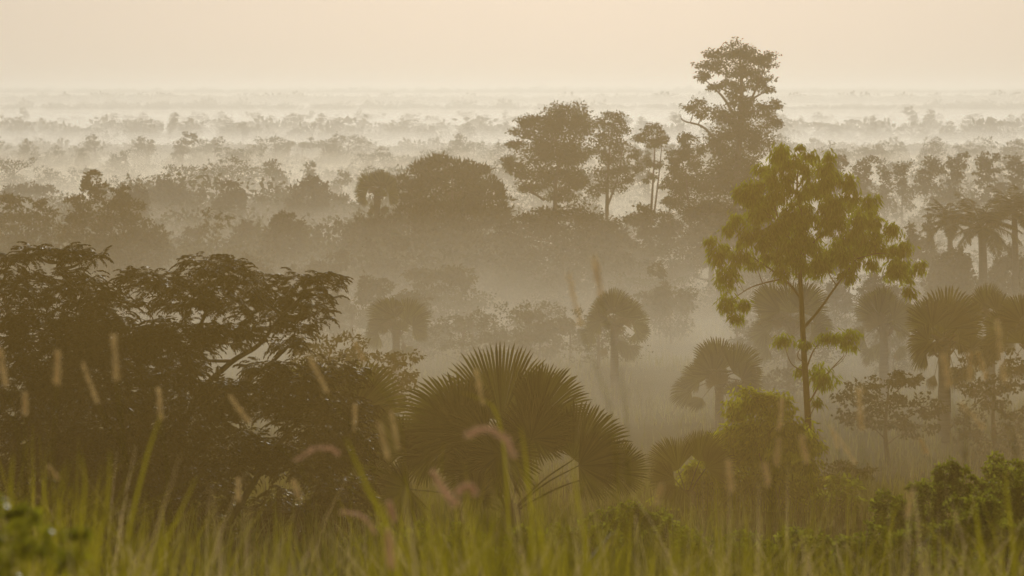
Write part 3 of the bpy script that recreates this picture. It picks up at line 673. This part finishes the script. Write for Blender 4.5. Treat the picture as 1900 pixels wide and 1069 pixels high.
tree('eucalyptus_bush', 'leafy yellow-green bush at the foot of the young gum tree', 'bush', 68, 1440, [
    (1396, 741, 47, 31), (1436, 751, 47, 33), (1371, 766, 35, 26), (1426, 796, 82, 43), (1386, 816, 70, 43), (1476, 806, 47, 40), (1346, 846, 59, 36), (1296, 866, 35, 24), (1426, 856, 94, 48), (1496, 846, 40, 43), (1326, 896, 70, 40), (1406, 906, 106, 48), (1476, 906, 59, 43), (1286, 901, 40, 31), (1270, 930, 50, 40), (1350, 950, 80, 40), (1450, 950, 80, 40), (1520, 900, 30, 34)],
    (15, 4.6), 'gumbush', cover=4.2, r0=3, clump=.55, sub=22, droop=.6, shell=.5, depth=.6, bark='twig', seed=91)
tree('shrub', 'small shrub with reddish top leaves right of the young gum', 'shrub', 62, 1560, [
    (1555, 895, 30, 16), (1580, 900, 24, 14), (1540, 920, 34, 18), (1575, 925, 30, 18), (1555, 940, 44, 16)], (16, 7), 'bush', cover=1.9, r0=2, clump=.4, sub=12, seed=92, droop=.2)
NEAR = [(1810, 838, 120, 33, 'wide blurred shrub at the right edge of the slope'), (1690, 885, 70, 36, 'rounded shrub between the wide right shrub and the reddish one'), (1440, 950, 90, 36, 'low blurred shrub below the leafy gum bush'), (1570, 965, 90, 34, 'low shrub under the reddish small shrub'),
        (1500, 960, 70, 33, 'low olive shrub just in front of the young gum trunk'), (1630, 945, 80, 30, 'olive shrub filling the gap left of the rounded right shrub'), (1850, 905, 110, 27, 'broad low shrub in front of the wide right shrub'),
        (1330, 960, 80, 34, 'low green shrub left below the leafy gum bush'), (1180, 900, 70, 42, 'green shrub right of the big fan palm with a few hanging leaves'), (1080, 940, 70, 38, 'dark shrub under the right fans of the big palm'), (960, 950, 80, 36, 'dim shrub in front of the big fan palm'), (820, 960, 80, 38, 'dim shrub under the left fans of the big palm'), (720, 940, 80, 40, 'dark shrub between feathery tree and the big palm'), (1240, 940, 60, 40, 'small shrub in front of the low fan palm'), (1885, 815, 60, 38, 'taller shrub cut by the right edge')]
for i, (px, top, wid, d, lab) in enumerate(NEAR):
    rng = np.random.default_rng(400 + i); s_ = 30 / d
    tree('shrub', lab, 'shrub', d, px, [(px + rng.uniform(-.8, .8) * wid, top + 28 + rng.uniform(0, 100) * .6 + 34 * abs(rng.normal()) * .4, wid * rng.uniform(.22, .4), rng.uniform(18, 30)) for _ in range(12)] + [(px + (k - 2) * wid * .4, top + yy, wid * .4, 46) for k in range(5) for yy in (90, 165)],
         (7 * s_ ** .5 + 3, 4.5 * s_ ** .5 + 1), 'bush', group='shrubs on the near slope', cover=2.8, r0=3, clump=.36, sub=14, depth=.7, seed=95 + i, droop=.1)
# loose twigs rising from the wide right shrub are part of its crown

# ------------------------------------------------------------------ far trees: one of each kind, then copies
def proto(kind, seed, wid, n, leaf):
    rng = np.random.default_rng(seed); mb = MB(); wd = MB()
    BL = [(np.array([x, rng.uniform(-.35, .35) * wid * (1 - abs(x) / wid), 1 - y]), np.array([rx, (rx + ry) / 2, ry])) for x, y, rx, ry in auto_blobs(rng, 0, 0, wid, 1, kind)]
    tips = crown_leaves(mb, rng, BL, n, leaf, leaf * .6, .2, .36, 12, .75, .5)
    limbs(wd, rng, [(spline([np.array([0, 0, -.05]), np.array([.02, .01, .3]), np.array([0, 0, .65])], 4), .032, .015)], [(c, cc[:3]) for c, cc in tips], .03)
    return wd.mesh('trunk', MAT['bark']), mb.mesh('crown', MAT['far'])
KINDS = [('dome', .95, 1500, .05, 'broadleaf_tree', 'round'), ('dome', 1.5, 1700, .05, 'broadleaf_tree', 'broad low'), ('umbrella', 1.5, 1300, .05, 'acacia_tree', 'flat-topped'), ('umbrella', 1.1, 1100, .05, 'acacia_tree', 'small umbrella-shaped'), ('tall', .62, 1200, .05, 'broadleaf_tree', 'upright'), ('lumpy', 1.15, 1500, .05, 'broadleaf_tree', 'ragged'), ('lumpy', 1.6, 1600, .05, 'broadleaf_tree', 'wide ragged')]
PROTO = [proto(k[0], 500 + i, *k[1:4]) for i, k in enumerate(KINDS)]
def far_tree(i, px, d, h, label, group, rng, wide=1.0):
    B = ground(px, d); bush = 'bush' in label; root = empty('bush' if bush else KINDS[i][4], B); tag(root, label, 'bush' if bush else 'tree', group)
    root.rotation_euler = (0, 0, rng.uniform(0, 6.28)); sc = h; root.scale = (sc * wide, sc * wide, sc)
    for nm, me in zip(('trunk', 'crown'), PROTO[i]):
        o = bpy.data.objects.new(nm, me); COL.objects.link(o); o.parent = root
rng = np.random.default_rng(9)
BANDS = [(470, 630, 38, (6, 11), 'misty tree in the dense belt behind the tufted tree and fan palm'), (640, 800, 46, (8, 14), 'tree in the misty belt just beyond the valley trees'), (900, 1080, 56, (8, 14), 'pale tree on the misty plain past the valley belt'), (1560, 1820, 70, (9, 16), 'faint tree in the bright mist of the middle plain'), (2050, 2350, 52, (10, 17), 'very faint tree at the far edge of the bright mist')]
for (d0, d1, n, (h0, h1), lab) in BANDS:
    for j in range(n):
        d = rng.uniform(d0, d1); px = (j + rng.uniform(0, 1)) / n * 2000 - 50
        i = int(rng.choice(7, p=[.3, .25, .06, .07, .08, .12, .12])); h = rng.uniform(h0, h1) * (1.15 if KINDS[i][0] == 'tall' else .85 if KINDS[i][0] == 'umbrella' else 1)
        far_tree(i, px, d, h, KINDS[i][5] + ' ' + lab, 'scattered trees of the plain', rng, rng.uniform(.85, 1.25))
for i, px, d, top, lab in [(4, 449, 1500, 226, 'single tall egg-shaped tree standing dark above the bright mist'), (0, 225, 3300, 207, 'round dark tree alone in the far white mist band'), (0, 306, 3300, 213, 'smaller round tree alone right of the dark one in the white mist band'), (2, 428, 1150, 272, 'small dark flat-topped tree alone on the pale slope'),
                        (0, 870, 1500, 224, 'rounded tree peak above the mist left of the domed gum'), (5, 812, 1250, 246, 'pointed dark tree left of the domed gum in the pale mist'), (3, 580, 1200, 276, 'tiny dark tree with a small cap on the pale slope'), (4, 1690, 1900, 196, 'spiky upright tree on the right of the far plain')]:
    B = ground(px, d); h = wz(top, d) - B[2]
    far_tree(i, px, d, h, lab, 'scattered trees of the plain', rng)

rngb = np.random.default_rng(12)
for j in range(230):
    d = 225 + 330 * rngb.random() ** .8; px = (j * 0.61803 % 1) * 2000 - 50
    if 1160 < px < 1330 and d < 330: continue
    if 560 < px < 1000 and d < 250: continue
    far_tree([0, 1, 5, 6][int(rngb.integers(4))], px, d, rngb.uniform(2.5, 5.0) + (d - 225) / 330 * 3.5, 'hazy bush in the thicket between the taller valley trees', 'bushes of the valley thicket', rngb, rngb.uniform(.9, 1.4))

def far_wood(name, label, rows, seed):
    rng = np.random.default_rng(seed); mb = MB()
    for d0, d1, n, h0, h1, *fine in rows:
        d = rng.uniform(d0, d1, n); px = rng.uniform(-80, 960 if fine == [2] else 1980, n); x = wx(px, d); z = gz(x, d); h = rng.uniform(h0, h1, n) * (1 + .5 * (rng.random(n) < .08))
        for k in range(n):
            m = (64, 150, 420)[fine[0] if fine else 0]; u = rdir(rng, m) * rng.uniform(.5, 1, (m, 1)); u[:, 2] = np.where(u[:, 2] < 0, u[:, 2] * .9, u[:, 2]); wdt = h[k] * rng.uniform(.55, 1.15)
            P = np.array([x[k], d[k], z[k] + h[k] * .5]) + u * np.array([wdt, wdt, h[k] * .5])
            leaves(mb, P, rdir(rng, m), rdir(rng, m), h[k] * (.32, .2, .1)[fine[0] if fine else 0], h[k] * (.24, .14, .06)[fine[0] if fine else 0])
    o = mb.obj(name, MAT['far']); tag(o, label, 'woodland', kind='stuff')
far_wood('plain_woods', 'faint belts of woodland on the far plain', [(1550, 1900, 260, 5, 10), (3050, 3500, 800, 6, 11), (4400, 5300, 1500, 7, 13)], 1)
far_wood('valley_woods', 'merged dark canopy of the valley thicket left of the gum trees', [(350, 480, 240, 4.5, 8.5, 2), (480, 620, 150, 6, 9.5, 2)], 4)
far_wood('horizon_woods', 'barely visible wooded ridge along the horizon', [(8300, 8900, 900, 8, 15), (11000, 12000, 1000, 7, 15)], 2)
far_wood('plain_scrub', 'low scrub scattered over the misty plain', [(440, 700, 1500, 1.2, 4.2, 1), (700, 1100, 1700, 1.5, 4.5, 1), (1130, 1330, 1300, 1.5, 4.2), (1500, 2300, 900, 1.5, 4)], 3)

# ------------------------------------------------------------------ grass
def blades(mb, rng, X, Y, H, W, lean=.35, seg=4):
    n = len(X); Z = gz(X, Y); az = rng.uniform(0, 6.28, n); ln = np.abs(rng.normal(0, lean, n)); t = np.linspace(0, 1, seg + 1)
    dirx, diry = np.cos(az) * ln * H, np.sin(az) * ln * H
    wa = rng.uniform(0, 6.28, n); wxv, wyv = np.cos(wa), np.sin(wa) * .5
    rows = []
    for k, q in enumerate(t):
        c = np.stack([X + dirx * q ** 2, Y + diry * q ** 2, Z + H * (q - .25 * ln * q ** 2)], 1)
        hw = (W * (1 - q) ** .6 * .5 + .0004)[:, None] * np.stack([wxv, wyv, 0 * wxv], 1)
        rows.append(c - hw); rows.append(c + hw)
    V = np.stack(rows, 1); m = 2 * (seg + 1); b = (np.arange(n) * m)[:, None, None] + (np.arange(seg) * 2)[None, :, None]
    mb.add(V.reshape(-1, 3), (b + np.array([0, 1, 3, 2])[None, None]).reshape(-1, 4))
def near_grass():
    rng = np.random.default_rng(5); mb = MB(); n = 15000
    y = rng.uniform(4.8, 15, n); px = rng.uniform(-120, 2020, n)
    dens = np.interp(px, [-120, 60, 180, 330, 520, 650, 800, 1200, 1500, 1700, 2020], [1, 1, .7, .35, .25, .6, 1, .8, .5, .35, .5]) * np.interp(y, [5, 8, 14, 26], [.35, .6, .8, 1])
    k = rng.random(n) < dens; y, px = y[k], px[k]; x = wx(px, y)
    tuft = np.sin(x * 9 + y * 2.1) + np.sin(x * 3.7 - y * 3.3 + 1) + .8 * np.sin(x * 17 + y * 5); k = tuft + rng.normal(0, .7, len(x)) > -.1; y, px, x, tuft = y[k], px[k], x[k], tuft[k]
    top = np.interp(px, [-120, 60, 250, 420, 600, 700, 900, 1200, 1500, 1900], [930, 915, 965, 1020, 1045, 980, 965, 990, 1010, 1000]) + rng.normal(0, 55, len(px)) - 22 * tuft
    H = np.clip(wz(top, y) - gz(x, y), .25, 1.7)
    blades(mb, rng, x, y, H, rng.uniform(.0032, .0085, len(x)), .5, 5)
    tag(mb.obj('grass', MAT['grass']), 'tall blurred green grass along the bottom of the view', 'grass', kind='stuff')
near_grass()
def dry_grass():
    rng = np.random.default_rng(15); mb = MB(); n = 600
    y = rng.uniform(5.5, 14, n); px = rng.uniform(-100, 2000, n); x = wx(px, y); H = np.clip(wz(rng.normal(960, 60, n), y) - gz(x, y), .3, 1.6)
    blades(mb, rng, x, y, H, rng.uniform(.002, .005, n), .65, 5)
    tag(mb.obj('dry_grass', MAT['seed']), 'thin straw coloured dry grass among the green blades', 'grass', kind='stuff')
dry_grass()
def slope_grass():
    rng = np.random.default_rng(6); mb = MB(); n = 42000
    y = 26 + (330 - 26) * rng.random(n) ** 1.1; px = rng.uniform(-60, 1960, n); x = wx(px, y)
    patch = np.sin(x * .35 + y * .06) + np.sin(x * .13 - y * .11 + 2) + rng.normal(0, .8, n)
    k = patch > -.6; x, y = x[k], y[k]
    blades(mb, rng, x, y, rng.uniform(.3, 1.0, len(x)) * np.interp(y, [26, 80, 330], [.7, 1, 1.5]), np.interp(y, [26, 330], [.02, .12]) * rng.uniform(.6, 1.3, len(x)), .4, 3)
    tag(mb.obj('field_grass', MAT['field']), 'pale rough grass on the slope and valley floor', 'grass', kind='stuff')
slope_grass()

# ---- seed heads on stalks, each a plant of its own: (tip px, tip py, foot of head px, py, width px, distance, kind, label)
def stalk(path, wpx, d, kind, label, seed, foot=None):
    rng = np.random.default_rng(seed); s = d / F
    P = spline([pt(a, b, d) for a, b in path], 7)          # tip first
    tipdir = P[-1] - P[-2]; low = P[-1]
    fx = low[0] + (tipdir[0] * 2.2 if foot is None else (foot - path[-1][0]) * s); fx = np.clip(fx, low[0] - .5, low[0] + .5)
    B = np.array([fx, d, float(gz(fx, d))]); root = empty('grass_stalk', B); tag(root, label, 'grass stalk', 'seeding grass stalks in the foreground')
    st = MB(); td = unit(P[-1] - P[-2]); h = low[2] - B[2]
    m1 = low + td * h * .3; Q = spline([low - B, m1 - B, np.array([0, 0, .0])], 8); tube(st, Q, np.linspace(.0009, .0019, len(Q)), 5)
    st.obj('stem', MAT['grass'], root, smooth=True)
    hd = MB(); m = len(P); prof = wpx * s * .05 * np.sin(np.linspace(.35, math.pi - .25, m)) ** .5
    tube(hd, P - B, prof, 7)
    n = 230; u = rng.uniform(0, m - 1.001, n); i = u.astype(int); f = (u - i)[:, None]; C = P[i] * (1 - f) + P[i + 1] * f - B
    T = unit(P[i] - P[i + 1]); D = T * 1.1 + rdir(rng, n); leaves(hd, C, D, rdir(rng, n), wpx * s * .85, wpx * s * .13)
    hd.obj('seed_head', MAT['pink' if kind == 'p' else 'seed'], root)
HEADS = [
    ([(0, 652), (12, 722)], 11, 8, 's', 'orange seed head leaning at the left edge over the dark feathery tree'),
    ([(107, 656), (105, 716)], 12, 8, 's', 'short thick upright orange seed head second from the left edge'),
    ([(46, 731), (46, 772)], 10, 9, 's', 'short pale seed head below and between the two leftmost ones'),
    ([(154, 676), (182, 750)], 9, 9, 's', 'pale seed head leaning left, just left of the tall upright one'),
    ([(211, 625), (217, 708)], 11, 8, 's', 'long upright orange seed head standing highest on the left'),
    ([(294, 724), (299, 782)], 10, 9, 's', 'upright pale seed head on a slanting green stem in the dark tree'),
    ([(428, 738), (466, 788)], 9, 9, 's', 'slanting tan seed head alone before the dark feathery trunk'),
    ([(577, 668), (608, 730)], 9, 9, 's', 'slanting tan seed head before the half hidden fan palm'),
    ([(660, 638), (676, 675)], 8, 10, 's', 'small faint seed head above the half hidden fan palm'),
    ([(884, 690), (896, 752)], 9, 9, 's', 'thin tan seed head in front of the big fan palm'),
    ([(1056, 512), (1066, 560), (1078, 608)], 10, 8, 's', 'long orange seed head left of the lone misty palm'),
    ([(1103, 480), (1116, 556)], 12, 7.5, 's', 'highest orange seed head, before the lone misty palm'),
    ([(868, 806), (900, 797), (935, 812), (957, 852)], 15, 7, 'p', 'thick arching pink seed head before the big fan palm'),
    ([(552, 853), (580, 834), (612, 832), (632, 846)], 10, 8, 'p', 'arching pink seed head under the half hidden fan palm'),
    ([(634, 950), (665, 955), (685, 972), (697, 994)], 9, 8, 'p', 'arching faded seed head low before the dark shrub'),
    ([(806, 880), (820, 905), (838, 928), (850, 940)], 15, 7, 'p', 'blurred bent pink seed head above the middle grass'),
    ([(852, 912), (862, 903), (876, 906), (882, 922)], 13, 7, 'p', 'short curled pink seed head beside the bent pink one'),
    ([(722, 935), (733, 970)], 12, 7.5, 'p', 'short upright pink seed head left of the bent pink one'),
    ([(1594, 722), (1598, 800)], 11, 8, 's', 'upright orange seed head before the misty slender-trunked tree'),
    ([(1752, 660), (1762, 722)], 11, 8, 's', 'orange seed head on the trunk of the largest right fan palm'),
    ([(1801, 655), (1799, 710)], 9, 9, 's', 'upright seed head first of the pair right of the largest palm trunk'),
    ([(1816, 656), (1831, 708)], 9, 9, 's', 'leaning seed head second of the pair right of the largest palm trunk'),
    ([(1851, 598), (1857, 655), (1864, 714)], 10, 8, 's', 'longest seed head, reaching up before the right edge palms'),
    ([(1783, 748), (1830, 798)], 8, 9, 's', 'slanting tan seed head below the pair right of the palm trunk'),
    ([(1542, 792), (1588, 862)], 8, 9, 's', 'thin slanting seed head right of the young gum base'),
    ([(1708, 816), (1722, 845)], 8, 10, 's', 'tiny slanting seed head below the misty slender-trunked tree'),
    ([(1451, 742), (1446, 800)], 9, 9, 's', 'seed head in front of the top of the leafy gum bush'),
    ([(1488, 812), (1498, 862)], 10, 8, 's', 'seed head crossing the young gum trunk near its base'),
    ([(1445, 816), (1440, 866)], 9, 8, 's', 'upright seed head in the middle of the leafy gum bush'),
    ([(1419, 862), (1427, 904)], 10, 8, 's', 'seed head low in the middle of the leafy gum bush'),
    ([(1352, 858), (1358, 918)], 11, 7.5, 's', 'broad seed head on the left part of the leafy gum bush'),
    ([(1228, 902), (1217, 938)], 10, 8, 's', 'pale seed head below the low fan palm'),
    ([(659, 752), (657, 802)], 8, 10, 's', 'faint upright seed head right of the half hidden fan palm'),
    ([(702, 785), (722, 856)], 9, 8, 's', 'longer of two seed heads left of the big fan palm'),
    ([(726, 765), (739, 836)], 8, 9, 's', 'thinner seed head close beside the longer one left of the big palm'),
    ([(441, 888), (443, 932)], 8, 9, 's', 'small upright seed head before the dark lower trunk of the feathery tree'),
    ([(545, 893), (556, 928)], 9, 9, 's', 'small seed head below the slim arching pink one'),
    ([(1690, 915), (1684, 962)], 10, 8, 's', 'pale seed head in front of the rounded right shrub'),
    ([(92, 868), (110, 892)], 8, 9, 's', 'small slanting seed head above the lower left grass'),
    ([(1545, 800), (1555, 835)], 6, 11, 's', 'tiny thin seed head beside the slanting one at the gum base'),
    ([(720, 990), (726, 1060)], 16, 6.5, 'p', 'big blurred pink seed head at the bottom edge of the picture'),
]
for i, (path, wp, d, kd, lab) in enumerate(HEADS): stalk(path, wp, d, kd, lab, 600 + i)

# ---- tall single leaves of grass that stand out
def tall_blade(label, path, wpx, d, seed):
    s = d / F; P = spline([pt(a, b, d) for a, b in path], 8); lowx = P[-1][0]; B = np.array([lowx, d, float(gz(lowx, d))])
    P = np.vstack([P, B + np.array([0, 0, -.02])]) - B
    t = np.linspace(0, 1, len(P)); hw = (wpx * s * .5 * np.minimum(1, .12 + 1.6 * t ** .7))[:, None]
    side = np.array([1., .25, 0]); V = np.stack([P - hw * side, P + np.array([0, .3, 0]) * hw, P + hw * side], 1).reshape(-1, 3)
    b = (np.arange(len(P) - 1) * 3)[:, None]; Q = np.concatenate([b + [0, 1, 4, 3], b + [1, 2, 5, 4]])
    mb = MB(); mb.add(V, Q); o = mb.obj('grass_shoot', MAT['grass'], loc=B); tag(o, label, 'grass', 'single tall grass blades')
for i, (lab, path, wp, d) in enumerate([
    ('long green blade slanting right out of the left grass into the dark tree', [(300, 765), (272, 850), (236, 1000), (225, 1100)], 9, 8),
    ('wide green blade slanting left in front of the big palm', [(640, 810), (680, 900), (720, 985), (745, 1100)], 14, 7),
    ('green blade standing upright in the left grass', [(205, 835), (200, 920), (185, 1000), (176, 1100)], 9, 8),
    ('curved green blade between the left seed heads', [(150, 840), (158, 900), (150, 980), (138, 1100)], 9, 7.5),
    ('short green blade rising from the left corner', [(25, 840), (20, 920), (28, 1000), (30, 1100)], 10, 8),
    ('green blade leaning right at the foot of the feathery tree', [(365, 885), (330, 960), (300, 1030), (290, 1100)], 9, 8),
    ('green blade before the big palm rising past the arching seed head', [(966, 790), (975, 850), (985, 950), (990, 1100)], 10, 8),
    ('upright green blade left of the low fan palm', [(1062, 850), (1070, 920), (1085, 1000), (1095, 1100)], 9, 8),
    ('green blade in front of the right shrub', [(1865, 870), (1872, 950), (1880, 1020), (1880, 1100)], 12, 8),
    ('green blade left of the wide right shrub', [(1805, 920), (1815, 990), (1822, 1050), (1825, 1100)], 10, 8),
    ('pale blade lying nearly level across the big palm', [(715, 716), (790, 726), (880, 736), (930, 800), (950, 1100)], 7, 9)]):
    tall_blade(lab, path, wp * .62, d, i)
# leafy weed in the lower left corner
tree('weed', 'leafy green weed blurred in the lower left corner', 'plant', 7.5, 40, [
    (20, 930, 40, 24), (60, 950, 40, 26), (110, 1000, 50, 30), (30, 990, 60, 34), (80, 1040, 80, 34), (10, 1050, 60, 30)], (17, 7), 'weed', cover=2.6, r0=4, clump=.4, sub=10, seed=97, depth=.9)
